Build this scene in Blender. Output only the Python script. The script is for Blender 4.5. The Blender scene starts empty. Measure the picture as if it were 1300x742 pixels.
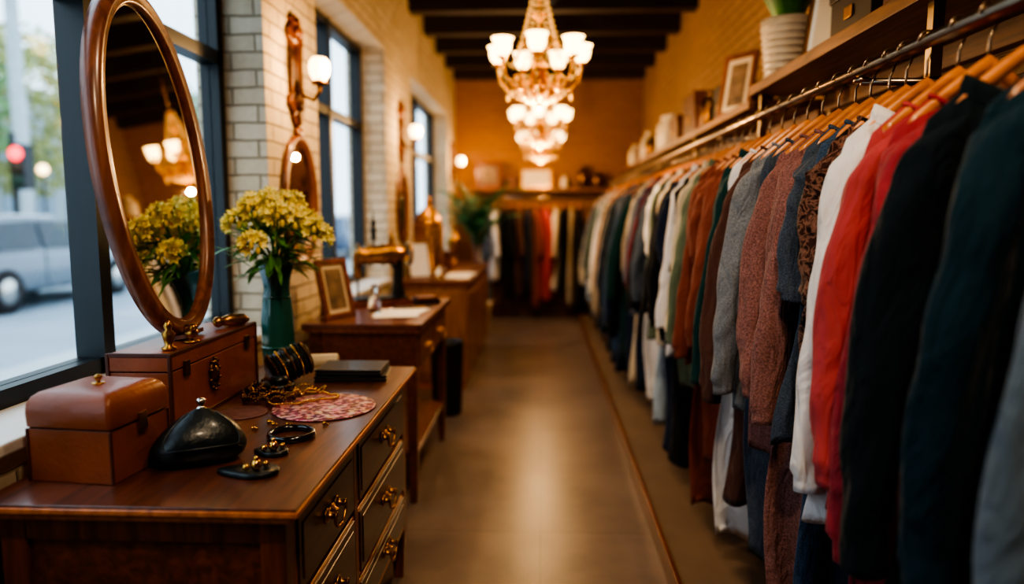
import bpy, math, random
from mathutils import Matrix, Vector, Euler
random.seed(7)
R=random.Random(11)
pi=math.pi
def S(r,g,b):
    def f(c):
        c/=255.0
        return c/12.92 if c<=.04045 else ((c+.055)/1.055)**2.4
    return (f(r),f(g),f(b))
def c4(c): return (c[0],c[1],c[2],1.0)

# ---------------------------------------------------------------- materials
def newmat(name):
    m=bpy.data.materials.new(name); m.use_nodes=True
    n=m.node_tree.nodes; l=m.node_tree.links
    return m,n,l,n['Principled BSDF']
def mixc(n,l,fac,a,b,mode='MIX'):
    x=n.new('ShaderNodeMix'); x.data_type='RGBA'; x.blend_type=mode
    if isinstance(fac,(int,float)): x.inputs[0].default_value=fac
    else: l.new(fac,x.inputs[0])
    for i,s in ((6,a),(7,b)):
        if isinstance(s,tuple): x.inputs[i].default_value=c4(s)
        else: l.new(s,x.inputs[i])
    return x.outputs[2]
def mk(name,col,rough=.5,metal=0,var=.12,vscale=6,bump=0,bscale=60,coat=0,sheen=0,emis=None,es=0,trans=0,rvar=0,stretch=(1,1,1)):
    m,n,l,p=newmat(name)
    tc=n.new('ShaderNodeTexCoord'); mp=n.new('ShaderNodeMapping'); mp.inputs['Scale'].default_value=stretch
    l.new(tc.outputs['Object'],mp.inputs[0])
    no=n.new('ShaderNodeTexNoise'); no.inputs['Scale'].default_value=vscale; no.inputs['Detail'].default_value=5
    l.new(mp.outputs[0],no.inputs['Vector'])
    rp=n.new('ShaderNodeMapRange'); rp.inputs[1].default_value=.3; rp.inputs[2].default_value=.7
    l.new(no.outputs[0],rp.inputs[0])
    a=tuple(max(0,x*(1-var)) for x in col); b=tuple(min(1,x*(1+var)) for x in col)
    l.new(mixc(n,l,rp.outputs[0],a,b),p.inputs['Base Color'])
    p.inputs['Roughness'].default_value=rough; p.inputs['Metallic'].default_value=metal
    if coat: p.inputs['Coat Weight'].default_value=coat; p.inputs['Coat Roughness'].default_value=.15
    if sheen: p.inputs['Sheen Weight'].default_value=sheen; p.inputs['Sheen Roughness'].default_value=.5
    if trans: p.inputs['Transmission Weight'].default_value=trans
    if emis: p.inputs['Emission Color'].default_value=c4(emis); p.inputs['Emission Strength'].default_value=es
    if bump:
        n2=n.new('ShaderNodeTexNoise'); n2.inputs['Scale'].default_value=bscale; n2.inputs['Detail'].default_value=3
        l.new(mp.outputs[0],n2.inputs['Vector'])
        bp=n.new('ShaderNodeBump'); bp.inputs['Strength'].default_value=bump; bp.inputs['Distance'].default_value=.004
        l.new(n2.outputs[0],bp.inputs['Height']); l.new(bp.outputs[0],p.inputs['Normal'])
    return m
def wood(name,c1,c2,axis='Y',scale=3,rough=.35,coat=.3):
    m,n,l,p=newmat(name)
    tc=n.new('ShaderNodeTexCoord'); mp=n.new('ShaderNodeMapping')
    s=[14,14,14]; s['XYZ'.index(axis)]=1.2
    mp.inputs['Scale'].default_value=s; l.new(tc.outputs['Object'],mp.inputs[0])
    no=n.new('ShaderNodeTexNoise'); no.inputs['Scale'].default_value=scale; no.inputs['Detail'].default_value=8; no.inputs['Distortion'].default_value=.6
    l.new(mp.outputs[0],no.inputs['Vector'])
    rp=n.new('ShaderNodeMapRange'); rp.inputs[1].default_value=.32; rp.inputs[2].default_value=.68; l.new(no.outputs[0],rp.inputs[0])
    l.new(mixc(n,l,rp.outputs[0],c1,c2),p.inputs['Base Color'])
    p.inputs['Roughness'].default_value=rough; p.inputs['Coat Weight'].default_value=coat; p.inputs['Coat Roughness'].default_value=.2
    bp=n.new('ShaderNodeBump'); bp.inputs['Strength'].default_value=.15; bp.inputs['Distance'].default_value=.002
    l.new(no.outputs[0],bp.inputs['Height']); l.new(bp.outputs[0],p.inputs['Normal'])
    return m
def brick(name,c1,c2,mor,rough=.75,bw=.22,bh=.075,bumps=.6,ms=.006):
    m,n,l,p=newmat(name)
    tc=n.new('ShaderNodeTexCoord'); sp=n.new('ShaderNodeSeparateXYZ'); l.new(tc.outputs['Object'],sp.inputs[0])
    ad=n.new('ShaderNodeMath'); ad.operation='ADD'; l.new(sp.outputs[0],ad.inputs[0]); l.new(sp.outputs[1],ad.inputs[1])
    cb=n.new('ShaderNodeCombineXYZ'); l.new(ad.outputs[0],cb.inputs[0]); l.new(sp.outputs[2],cb.inputs[1])
    no=n.new('ShaderNodeTexNoise'); no.inputs['Scale'].default_value=9; l.new(tc.outputs['Object'],no.inputs['Vector'])
    vm=n.new('ShaderNodeVectorMath'); vm.operation='MULTIPLY_ADD'
    l.new(no.outputs[1],vm.inputs[0]); vm.inputs[1].default_value=(.012,.012,0); l.new(cb.outputs[0],vm.inputs[2])
    b=n.new('ShaderNodeTexBrick'); b.inputs['Scale'].default_value=1
    b.inputs['Brick Width'].default_value=bw; b.inputs['Row Height'].default_value=bh; b.inputs['Mortar Size'].default_value=ms
    b.inputs['Mortar Smooth'].default_value=.6
    b.inputs['Color1'].default_value=c4(c1); b.inputs['Color2'].default_value=c4(c2); b.inputs['Mortar'].default_value=c4(mor)
    l.new(vm.outputs[0],b.inputs['Vector'])
    n2=n.new('ShaderNodeTexNoise'); n2.inputs['Scale'].default_value=30; n2.inputs['Detail'].default_value=5; l.new(tc.outputs['Object'],n2.inputs['Vector'])
    l.new(mixc(n,l,.22,b.outputs[0],n2.outputs[0],'OVERLAY'),p.inputs['Base Color'])
    p.inputs['Roughness'].default_value=rough
    mm=n.new('ShaderNodeMath'); mm.operation='MULTIPLY_ADD'; l.new(b.outputs['Fac'],mm.inputs[0]); mm.inputs[1].default_value=-1
    m3=n.new('ShaderNodeMath'); m3.operation='MULTIPLY'; l.new(n2.outputs[0],m3.inputs[0]); m3.inputs[1].default_value=.5; l.new(m3.outputs[0],mm.inputs[2])
    bp=n.new('ShaderNodeBump'); bp.inputs['Strength'].default_value=bumps; bp.inputs['Distance'].default_value=.010
    l.new(mm.outputs[0],bp.inputs['Height']); l.new(bp.outputs[0],p.inputs['Normal'])
    return m
def fabric(name,col,kind='plain'):
    m,n,l,p=newmat(name)
    tc=n.new('ShaderNodeTexCoord')
    p.inputs['Roughness'].default_value=.85; p.inputs['Sheen Weight'].default_value=.1; p.inputs['Sheen Roughness'].default_value=.4
    p.inputs['Specular IOR Level'].default_value=.2
    n1=n.new('ShaderNodeTexNoise'); n1.inputs['Scale'].default_value=5 ; n1.inputs['Detail'].default_value=4; l.new(tc.outputs['Object'],n1.inputs['Vector'])
    base=mixc(n,l,n1.outputs[0],tuple(x*.8 for x in col),tuple(min(1,x*1.18) for x in col))
    if kind in('knit','heather'):
        n3=n.new('ShaderNodeTexNoise'); n3.inputs['Scale'].default_value=260 if kind=='heather' else 190; n3.inputs['Detail'].default_value=2; l.new(tc.outputs['Object'],n3.inputs['Vector'])
        r=n.new('ShaderNodeMapRange'); r.inputs[1].default_value=.3; r.inputs[2].default_value=.7; l.new(n3.outputs[0],r.inputs[0])
        base=mixc(n,l,r.outputs[0],tuple(x*.6 for x in col),tuple(min(1,x*1.4) for x in col))
    if kind=='leopard':
        n3=n.new('ShaderNodeTexNoise'); n3.inputs['Scale'].default_value=42; n3.inputs['Detail'].default_value=2; n3.inputs['Distortion'].default_value=1.0; l.new(tc.outputs['Object'],n3.inputs['Vector'])
        r=n.new('ShaderNodeValToRGB'); e=r.color_ramp.elements
        e[0].position=.40; e[0].color=c4(S(34,20,18)); e[1].position=.47; e[1].color=c4(tuple(q*.55 for q in col))
        x=e.new(.52); x.color=c4(col); x=e.new(.60); x.color=c4(S(60,36,28))
        l.new(n3.outputs[0],r.inputs[0]); base=r.outputs[0]
    if kind=='stripe':
        w=n.new('ShaderNodeTexWave'); w.bands_direction='Z'; w.inputs['Scale'].default_value=9; l.new(tc.outputs['Object'],w.inputs['Vector'])
        base=mixc(n,l,w.outputs[1],tuple(x*.3 for x in col),col)
    l.new(base,p.inputs['Base Color'])
    n2=n.new('ShaderNodeTexNoise'); n2.inputs['Scale'].default_value={'knit':160,'heather':260}.get(kind,420); n2.inputs['Detail'].default_value=2
    l.new(tc.outputs['Object'],n2.inputs['Vector'])
    mp=n.new('ShaderNodeMapping'); mp.inputs['Scale'].default_value=(1,1,.35); l.new(tc.outputs['Object'],mp.inputs[0])
    n4=n.new('ShaderNodeTexNoise'); n4.inputs['Scale'].default_value=15; n4.inputs['Detail'].default_value=3; n4.inputs['Distortion'].default_value=1.4; l.new(mp.outputs[0],n4.inputs['Vector'])
    b0=n.new('ShaderNodeBump'); b0.inputs['Strength'].default_value=.8; b0.inputs['Distance'].default_value=.03; l.new(n4.outputs[0],b0.inputs['Height'])
    bp=n.new('ShaderNodeBump'); bp.inputs['Strength'].default_value=.5 if kind in('knit','heather') else .25; bp.inputs['Distance'].default_value=.003
    l.new(n2.outputs[0],bp.inputs['Height']); l.new(b0.outputs[0],bp.inputs['Normal']); l.new(bp.outputs[0],p.inputs['Normal'])
    return m

# ---------------------------------------------------------------- mesh builder
class MB:
    def __init__(s): s.v=[];s.f=[];s.m=[];s.s=[];s.M=Matrix.Identity(4)
    def add(self,vs,fs,mi=0,sm=True):
        s=self; o=len(s.v)
        for p in vs: s.v.append(s.M@Vector(p))
        for f in fs: s.f.append([i+o for i in f]); s.m.append(mi); s.s.append(sm)
    def box(s,x0,x1,y0,y1,z0,z1,mi=0):
        vs=[(x,y,z) for z in(z0,z1) for y in(y0,y1) for x in(x0,x1)]
        s.add(vs,[(0,2,3,1),(4,5,7,6),(0,1,5,4),(2,6,7,3),(0,4,6,2),(1,3,7,5)],mi,False)
    def rings(s,rs,mi=0,cap=True,sm=True,closed=False):
        n=len(rs[0]); vs=[p for r in rs for p in r]; fs=[]
        k=len(rs)
        for i in range(k if closed else k-1):
            a=i*n;b=((i+1)%k)*n
            for j in range(n):
                q=(j+1)%n; fs.append((a+j,a+q,b+q,b+j))
        if cap and not closed: fs.append(tuple(reversed(range(n)))); fs.append(tuple(range((k-1)*n,k*n)))
        s.add(vs,fs,mi,sm)
    def lathe(s,prof,c=(0,0,0),n=24,mi=0,cap=True,sx=1,sy=1):
        s.rings([[(c[0]+r*math.cos(2*pi*j/n)*sx,c[1]+r*math.sin(2*pi*j/n)*sy,c[2]+z) for j in range(n)] for r,z in prof],mi,cap)
    def tube(s,pts,r,n=8,mi=0,cap=True,closed=False,flat=1.0):
        pts=[Vector(p) for p in pts]; k=len(pts); rs=[]
        up=None
        for i,p in enumerate(pts):
            if closed: t=pts[(i+1)%k]-pts[i-1]
            else: t=pts[min(i+1,k-1)]-pts[max(i-1,0)]
            if t.length>0: t.normalize()
            if up is None:
                up=Vector((0,0,1)) if abs(t.z)<.9 else Vector((1,0,0))
            a=t.cross(up); 
            if a.length<1e-5: a=t.cross(Vector((0,1,0)))
            a.normalize(); b=a.cross(t).normalized(); up=b
            rr=r[i] if isinstance(r,(list,tuple)) else r
            rs.append([tuple(p+a*(rr*math.cos(2*pi*j/n))+b*(rr*flat*math.sin(2*pi*j/n))) for j in range(n)])
        s.rings(rs,mi,cap,True,closed)
    def ell(s,c,r,nu=12,nv=8,mi=0,zmin=None):
        if isinstance(r,(int,float)): r=(r,r,r)
        rs=[]
        for i in range(nv+1):
            th=-pi/2+pi*i/nv; z=math.sin(th); q=max(math.cos(th),.01)
            zz=c[2]+r[2]*z
            if zmin is not None: zz=max(zz,zmin)
            rs.append([(c[0]+r[0]*q*math.cos(2*pi*j/nu),c[1]+r[1]*q*math.sin(2*pi*j/nu),zz) for j in range(nu)])
        s.rings(rs,mi)
    def leaf(s,base,d,up,L,w,droop=.3,mi=0,seg=5,fold=.25):
        base=Vector(base); d=Vector(d).normalized(); up=Vector(up)
        side=d.cross(up)
        if side.length<1e-4: side=d.orthogonal()
        side.normalize(); nn=side.cross(d).normalized()
        vs=[];fs=[];p=base.copy();dd=d.copy()
        for i in range(seg+1):
            t=i/seg; ww=w*math.sin(pi*min(1,(t*.92+.08)))**.8*.5
            vs+= [tuple(p-side*ww+nn*ww*fold),tuple(p),tuple(p+side*ww+nn*ww*fold)]
            dd=(dd+Vector((0,0,-droop/seg))).normalized(); p=p+dd*(L/seg)
        for i in range(seg):
            a=i*3; fs+=[(a,a+1,a+4,a+3),(a+1,a+2,a+5,a+4)]
        s.add(vs,fs,mi,True)
    def build(s,name,mats,bevel=0,bseg=2,recenter=True,sub=0):
        me=bpy.data.meshes.new(name)
        if recenter and s.v:
            xs=[p.x for p in s.v];ys=[p.y for p in s.v];zs=[p.z for p in s.v]
            o=Vector(((min(xs)+max(xs))/2,(min(ys)+max(ys))/2,min(zs)))
        else: o=Vector((0,0,0))
        me.from_pydata([tuple(p-o) for p in s.v],[],s.f)
        for m in (mats if isinstance(mats,(list,tuple)) else [mats]): me.materials.append(m)
        me.polygons.foreach_set('material_index',s.m); me.polygons.foreach_set('use_smooth',s.s)
        me.update()
        ob=bpy.data.objects.new(name,me); ob.location=o; bpy.context.collection.objects.link(ob)
        if bevel:
            b=ob.modifiers.new('bevel','BEVEL'); b.width=bevel; b.segments=bseg; b.limit_method='ANGLE'; b.angle_limit=math.radians(50)
        if sub:
            u=ob.modifiers.new('sub','SUBSURF'); u.levels=sub; u.render_levels=sub
        return ob
def T(x,y,z,rz=0,rx=0,ry=0,sc=1): return Matrix.Translation((x,y,z))@Euler((rx,ry,rz)).to_matrix().to_4x4()@Matrix.Scale(sc,4)

# ---------------------------------------------------------------- material library
BRK=brick('painted_brick_cream',S(214,198,172),S(202,184,156),S(164,146,120),bumps=1.0)
BRT=brick('painted_brick_tan',S(178,138,96),S(168,128,86),S(134,100,64),bumps=.9)
BACKW=brick('back_wall_ochre_brick',S(160,110,62),S(152,103,56),S(136,90,48),bumps=.4)
WD=wood('dresser_wood',S(134,70,36),S(84,42,22),'Y')
WDX=wood('dresser_wood_x',S(138,72,38),S(86,44,24),'Z')
WTOP=wood('dresser_top_wood',S(116,66,46),S(76,44,33),'Y',rough=.3,coat=.4)
WGOLD=wood('worn_gold_edge_highlight',S(222,130,54),S(170,90,36),'Y',rough=.28,coat=.5)  # worn gold trim wood, with orange edge highlights painted into its colour
WDRAWER=wood('drawer_front_wood',S(82,48,34),S(50,31,24),'Y',rough=.3,coat=.4)
WMID=wood('table_wood',S(124,64,32),S(82,41,21),'Y')
WLIGHT=wood('counter_wood',S(168,112,62),S(128,80,42),'Z')
WSHELF=wood('shelf_wood',S(146,90,48),S(98,58,31),'Y',rough=.5,coat=.1)
WHANG=wood('hanger_wood',S(222,142,74),S(186,108,50),'X',rough=.35,coat=.4)
WDARK=wood('beam_wood',S(54,34,25),S(32,20,15),'X',rough=.6,coat=0)
WFRAME=wood('mirror_frame_wood',S(142,84,54),S(98,52,34),'Z',rough=.35,coat=.4)
BRASS=mk('aged_brass',S(180,132,66),.32,1,.25,30)
BRASSD=mk('dark_brass',S(120,84,44),.35,1,.25,30)
GOLD=mk('polished_gold',S(226,176,92),.18,1,.1,30)
STEEL=mk('rail_steel',S(170,150,128),.28,1,.1,20)
SILV=mk('silver',S(200,196,190),.15,1,.05,20)
BLK=mk('black_frame_paint',S(20,24,26),.4,0,.1,10)
BLEATH=mk('black_leather',S(22,32,37),.36,0,.15,12,.35,90,coat=.15)
LEATH=mk('brown_leather',S(140,70,33),.42,0,.22,7,.3,70,coat=.15)
LEATHD=mk('dark_brown_leather',S(104,48,24),.42,0,.25,7,.3,70,coat=.15)
LTRIM=mk('leather_trim',S(80,37,19),.45,0,.2,12,.2,80)
MIRR=mk('mirror_glass',(.70,.67,.62),.015,1,0,3)
CREAM=mk('cream_ceramic',S(216,198,168),.4,0,.06,9)
PAPER=mk('paper',S(236,232,222),.8,0,.03,9)
PHOTO=mk('picture_print',S(120,96,74),.6,0,.6,14)
GREENG=mk('green_vase_glaze',S(34,92,82),.1,0,.35,9,coat=.8,stretch=(1,1,.3))
LEAF=mk('leaf_green',S(76,134,50),.5,0,.35,14)
LEAFD=mk('palm_green',S(60,132,78),.5,0,.3,10)
STEM=mk('stem_green',S(110,154,74),.5,0,.2,14)
PETAL=mk('petal_yellow_cream',S(254,238,146),.6,0,.08,40,sheen=.2)
PETALB=mk('petal_bud',S(238,210,92),.6,0,.15,40)
CUP=mk('glowing_shade',S(255,236,200),.4,0,0,3,emis=(1,.64,.24),es=8)
BULB=mk('glowing_globe',S(255,236,200),.4,0,0,3,emis=(1,.62,.26),es=7)
GLSC=mk('clear_glass',(.9,.95,.95),.03,0,0,3,trans=1)
SILL=mk('painted_sill',S(212,210,206),.5,0,.06,6,.2,40)
BOXB=mk('storage_box_brown',S(104,56,34),.55,0,.2,6)
BOXK=mk('storage_box_dark',S(44,30,26),.5,0,.2,6)
def floor_mat():
    m,n,l,p=newmat('worn_concrete_floor')
    tc=n.new('ShaderNodeTexCoord')
    a=n.new('ShaderNodeTexNoise'); a.inputs['Scale'].default_value=1.6; a.inputs['Detail'].default_value=8; a.inputs['Roughness'].default_value=.65; l.new(tc.outputs['Object'],a.inputs['Vector'])
    b=n.new('ShaderNodeTexBrick'); b.offset=0; b.inputs['Scale'].default_value=1; b.inputs['Brick Width'].default_value=.75; b.inputs['Row Height'].default_value=.75; b.inputs['Mortar Size'].default_value=.003
    b.inputs['Color1'].default_value=(1,1,1,1); b.inputs['Color2'].default_value=(.88,.88,.88,1); b.inputs['Mortar'].default_value=(.6,.56,.52,1)
    l.new(tc.outputs['Object'],b.inputs['Vector'])
    r=n.new('ShaderNodeMapRange'); r.inputs[1].default_value=.3; r.inputs[2].default_value=.7; l.new(a.outputs[0],r.inputs[0])
    base=mixc(n,l,r.outputs[0],S(98,84,76),S(136,118,106))
    l.new(mixc(n,l,1.0,base,b.outputs[0],'MULTIPLY'),p.inputs['Base Color'])
    q=n.new('ShaderNodeMapRange'); q.inputs[3].default_value=.24; q.inputs[4].default_value=.42; l.new(a.outputs[0],q.inputs[0]); l.new(q.outputs[0],p.inputs['Roughness'])
    return m
FLOOR=floor_mat()
def glass_pane():
    m=bpy.data.materials.new('window_pane_glass'); m.use_nodes=True; n=m.node_tree.nodes; l=m.node_tree.links; n.clear()
    o=n.new('ShaderNodeOutputMaterial'); t=n.new('ShaderNodeBsdfTransparent'); t.inputs[0].default_value=(.93,.97,1,1)
    g=n.new('ShaderNodeBsdfGlossy'); g.inputs['Roughness'].default_value=.03
    mx=n.new('ShaderNodeMixShader'); mx.inputs[0].default_value=.05
    l.new(t.outputs[0],mx.inputs[1]); l.new(g.outputs[0],mx.inputs[2]); l.new(mx.outputs[0],o.inputs[0]); return m
PANE=glass_pane()

# ---------------------------------------------------------------- room shell
XL,XR,YB,YF,ZC=-1.2,1.37,9.9,-2.4,3.4
XO=-1.5; XW=-1.42
wins=[(-.1,3.1),(3.83,5.5),(6.58,9.1)]
ZS,ZT=.87,2.65
b=MB(); b.box(XO,XR+.15,YF-.15,YB+.15,-.12,0); b.build('floor',FLOOR,recenter=False)
b=MB(); b.box(XO,XR+.15,YF-.15,YB+.15,ZC,ZC+.12); b.build('ceiling',WDARK,recenter=False)
b=MB()
b.box(XO,XL,YF,YB,0,ZS); b.box(XO,XL,YF,YB,ZT,ZC)
ys=[YF]+[y for w in wins for y in w]+[YB]
for i in range(0,len(ys),2): b.box(XO,XL,ys[i],ys[i+1],ZS,ZT)
b.build('wall_left',BRK,recenter=False)
b=MB(); b.box(XR,XR+.15,YF,YB,0,ZC); b.build('wall_right',BRT,recenter=False)
b=MB(); b.box(XO,XR+.15,YB,YB+.15,0,ZC); b.build('wall_back',BACKW,recenter=False)
b=MB(); b.box(XO,XR+.15,YF-.15,YF,0,ZC); b.build('wall_front',BRT,recenter=False)
b=MB(); b.box(-.45,.45,YF+.002,YF+.05,0,2.1,0); b.box(-.52,-.45,YF+.002,YF+.08,0,2.17,1); b.box(.45,.52,YF+.002,YF+.08,0,2.17,1); b.box(-.52,.52,YF+.002,YF+.08,2.1,2.17,1)
b.box(-.33,.33,YF+.05,YF+.06,1.1,1.95,1); b.ell((.37,YF+.09,1.0),.03,mi=2); b.build('door_1',[WD,WDX,BRASS],.004)
b=MB()
y=.2
while y<YB: b.box(XL,XR,y-.07,y+.07,ZC-.2,ZC); y+=.8
b.build('ceiling_beams',WDARK,.008)
for i,(a,c) in enumerate(wins):
    b=MB(); w=.05
    x0,x1=XW-.04,XW+.04
    zb=ZS+.03
    b.box(x0,x1,a,a+w,zb,ZT); b.box(x0,x1,c-w,c,zb,ZT); b.box(x0,x1,a,c,zb,zb+w); b.box(x0,x1,a,c,ZT-w,ZT)
    b.box(x0,x1,a,c,2.035,2.09)
    m=[1.1,2.17] if i==0 else [(a+c)/2]
    for q in m: b.box(x0-.005,x1+.008,q-.028,q+.028,zb,ZT)
    b.box(XW-.004,XW+.004,a+w,c-w,zb+w,ZT-w,1)
    b.build('window_%d'%(i+1),[BLK,PANE],0)
    b=MB(); b.box(XO+.02,XL+.03,a+.002,c-.002,ZS,ZS+.03); b.build('trim_%d'%(i+1),SILL,.006)
b=MB(); b.box(XL,XL+.02,YF,YB,0,.14); b.build('baseboard_left',WD,.004)
b=MB(); b.box(XL+.02,XR,YB-.02,YB,0,.14); b.build('baseboard_back',WD,.004)

# ---------------------------------------------------------------- dresser
def bail(b,x,y,z,mi):
    for dy in(-.04,.04):
        M0=b.M; b.M=M0@T(x,y+dy,z,0,0,pi/2); b.lathe([(.018,0),(.018,.004),(.009,.008),(.007,.02),(.011,.026),(.002,.03)],n=14,mi=mi); b.M=M0
    b.tube([(x+.024,y+.045*math.cos(t),z+.035*math.sin(t)-.004) for t in [pi+pi*k/10 for k in range(11)]],.0045,7,mi)
    M0=b.M; b.M=M0@T(x,y,z,0,0,pi/2); b.lathe([(.014,0),(.014,.004),(.004,.012),(.003,.02)],n=12,mi=mi,sy=1.7); b.M=M0
    b.ell((x+.024,y,z-.039),(.007,.012,.007),8,6,mi)
b=MB()
x0,x1,y0,y1,zt=-1.15,-.485,1.33,2.66,.816
b.box(x0,x1,y0,y1,zt-.022,zt,1)
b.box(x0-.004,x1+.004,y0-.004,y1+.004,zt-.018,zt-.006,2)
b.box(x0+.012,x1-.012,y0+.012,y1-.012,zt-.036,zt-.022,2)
bx0,bx1,by0,by1=x0+.03,x1-.035,y0+.035,y1-.035
zb=.2
b.box(bx0,bx1-.02,by0+.01,by1,zb,zt-.036,0)
for px in(bx0+.025,bx1-.027):
    for py in(by0+.025,by1-.025):
        b.box(px-.027,px+.027,py-.027,py+.027,zb-.02,zt-.036,3)
        b.rings([[(px+sx*r,py+sy*r,z) for sx,sy in((-1,-1),(1,-1),(1,1),(-1,1))] for r,z in((.027,zb-.02),(.017,0))],3,True,False)
b.box(bx0+.052,bx1-.054,by0,by0+.012,zt-.09,zt-.036,3); b.box(bx0+.052,bx1-.054,by0,by0+.012,zb,zb+.06,3)
ymid=1.90
def drawer(y0,y1,z0,z1):
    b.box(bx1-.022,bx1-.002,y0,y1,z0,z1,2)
    b.box(bx1-.022,bx1+.004,y0+.009,y1-.009,z0+.009,z1-.009,4)
    b.box(bx1-.022,bx1+.007,y0+.03,y1-.03,z0+.03,z1-.03,4)
    bail(b,bx1+.007,(y0+y1)/2,(z0+z1)/2+.01,5)
rows=[(.575,.765),(.36,.56),(.215,.345)]
for z0,z1 in rows:
    drawer(by0+.055,ymid-.02,z0,z1); drawer(ymid+.02,by1-.055,z0,z1)
b.box(bx1-.022,bx1+.001,ymid-.016,ymid+.016,zb,zt-.036,3)
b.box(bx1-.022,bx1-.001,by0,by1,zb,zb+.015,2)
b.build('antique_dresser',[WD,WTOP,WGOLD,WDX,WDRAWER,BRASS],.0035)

# ---------------------------------------------------------------- oval mirror on suitcase
zt=.816
sx0,sx1,sy0,sy1,sz0,sz1=-1.148,-.98,1.80,2.36,zt+.001,1.03
b=MB()
b.box(sx0,sx1,sy0,sy1,sz0,sz1-.05,0); b.box(sx0-.002,sx1+.002,sy0-.002,sy1+.002,sz1-.046,sz1,0)
b.box(sx0+.004,sx1-.004,sy0+.004,sy1-.004,sz1-.05,sz1-.046,1)
for yy in(sy0,sy1):
    for xx in (sx0,sx1): b.box(xx-.005,xx+.005,yy-.005,yy+.005,sz0,sz1+.002,1)
b.box(sx1-.006,sx1+.004,sy0,sy1,sz0,sz0+.012,1); b.box(sx1-.01,sx1+.004,sy0,sy1,sz1-.008,sz1+.003,1)
b.box(sx0,sx1,sy0-.004,sy0+.006,sz1-.008,sz1+.003,1)
M0=b.M; b.M=T(sx1+.002,(sy0+sy1)/2-.04,.925,0,0,pi/2)
b.lathe([(.034,0),(.034,.004),(.028,.009),(.02,.006),(.014,.012),(.003,.015)],n=20,mi=2,sx=1.3,sy=.8)
for k in range(10): b.ell((.036*math.cos(k*pi/5)*1.3,.036*.8*math.sin(k*pi/5),.005),.006,8,5,2)
b.M=M0
for yy in (sy0+.08,sy1-.08): b.box(sx1,sx1+.008,yy-.015,yy+.015,sz1-.075,sz1-.03,2)
b.build('leather_trunk_case',[LEATH,LTRIM,BRASSD],.006,3)

b=MB(); hy,hz=.355,.505
b.M=T(-1.072,2.065,1.0345,math.radians(6),0,-math.radians(6))
n=96; prof=[(0,-.012),(-.004,.012),(.008,.022),(.018,.016),(.026,.026),(.04,.022),(.048,.006),(.046,-.02),(.02,-.03),(0,-.026)]
rs=[]
for k in range(n):
    t=2*pi*k/n; ct,st=math.cos(t),math.sin(t)
    nx,nz=ct/(hy-.05),st/(hz-.05); q=math.hypot(nx,nz); nx/=q; nz/=q
    rs.append([(d,(hy-.05)*ct+nx*o,hz+(hz-.05)*st+nz*o) for o,d in prof])
b.rings(rs,0,closed=True)
b.add([(.004,(hy-.046)*math.cos(2*pi*k/n),hz+(hz-.046)*math.sin(2*pi*k/n)) for k in range(n)],[tuple(range(n))],1,False)
b.add([(-.022,(hy-.03)*math.cos(2*pi*k/n),hz+(hz-.03)*math.sin(2*pi*k/n)) for k in range(n)],[tuple(reversed(range(n)))],0,False)
b.box(-.03,.03,-.07,.07,0,.012,0)
b.build('oval_tabletop_mirror',[WFRAME,MIRR])

def bird(x,y,z,rz,s,name):
    b=MB(); b.M=T(x,y,z,rz,0,0,s)
    b.lathe([(.03,0),(.03,.006),(.012,.01),(.008,.02)],n=16,mi=0)
    b.ell((0,0,.04),(.045,.026,.026),14,10,0); b.ell((.042,0,.064),(.017,.015,.016),10,8,0)
    b.tube([(.055,0,.064),(.075,0,.06)],[.006,.001],6,0); b.tube([(-.03,0,.045),(-.06,0,.06),(-.085,0,.055)],[.02,.013,.004],8,0,flat=.5)
    b.build(name,[BRASS])
bird(-1.010,1.98,1.032,-.9,.72,'brass_bird_figurine')
b=MB(); b.M=T(-1.012,1.86,1.032)
b.lathe([(.018,0),(.02,.006),(.01,.012),(.014,.03),(.018,.045),(.008,.055),(.012,.065),(.008,.075),(.003,.08)],n=16); b.build('brass_bell',[BRASS])
b=MB(); b.M=T(-1.01,2.27,1.032,.9)
b.tube([(-.05,0,.02),(-.02,0,.022),(.03,0,.02),(.05,0,.016)],[.012,.02,.019,.006],12,0); b.ell((-.055,0,.02),.018,12,8,0); b.box(-.03,.03,-.012,.012,0,.006,0)
b.build('brass_door_knob',[BRASS])

# ---------------------------------------------------------------- jewellery box
b=MB(); b.M=T(-1.01,1.545,zt+.001,math.radians(-6))
w,d,h=.1,.098,.118
b.box(-w,w,-d,d,0,h,0)
def rr(w,d,z,r=.012):
    o=[]
    for cx,cy,a0 in((w-r,d-r,0),(-w+r,d-r,pi/2),(-w+r,-d+r,pi),(w-r,-d+r,3*pi/2)):
        for k in range(4): a=a0+pi/2*k/3; o.append((cx+r*math.cos(a),cy+r*math.sin(a),z))
    return o
b.rings([rr(w+.004,d+.004,h+.004),rr(w+.005,d+.005,h+.034),rr(w+.003,d+.003,h+.054),rr(w-.004,d-.004,h+.068),rr(w-.014,d-.014,h+.076),rr(w-.030,d-.030,h+.079),rr(w-.07,d-.07,h+.080)],0)
b.box(-w+.003,w-.003,-d+.003,d-.003,h,h+.004,1)
b.lathe([(.005,0),(.004,.008),(.009,.013),(.009,.018),(.002,.022)],(0,0,h+.080),12,2)
b.lathe([(.014,0),(.014,.003),(.004,.004)],(0,0,h+.080),14,2)
b.box(w+.002,w+.009,-.014,.014,h-.022,h+.02,2)
for sx in(-1,1):
    for sy in(-1,1): b.box(sx*w-.003,sx*w+.003,sy*d-.003,sy*d+.003,0,h,1)
b.build('leather_jewelry_box',[LEATH,LTRIM,BRASS],.004,3)

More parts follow.
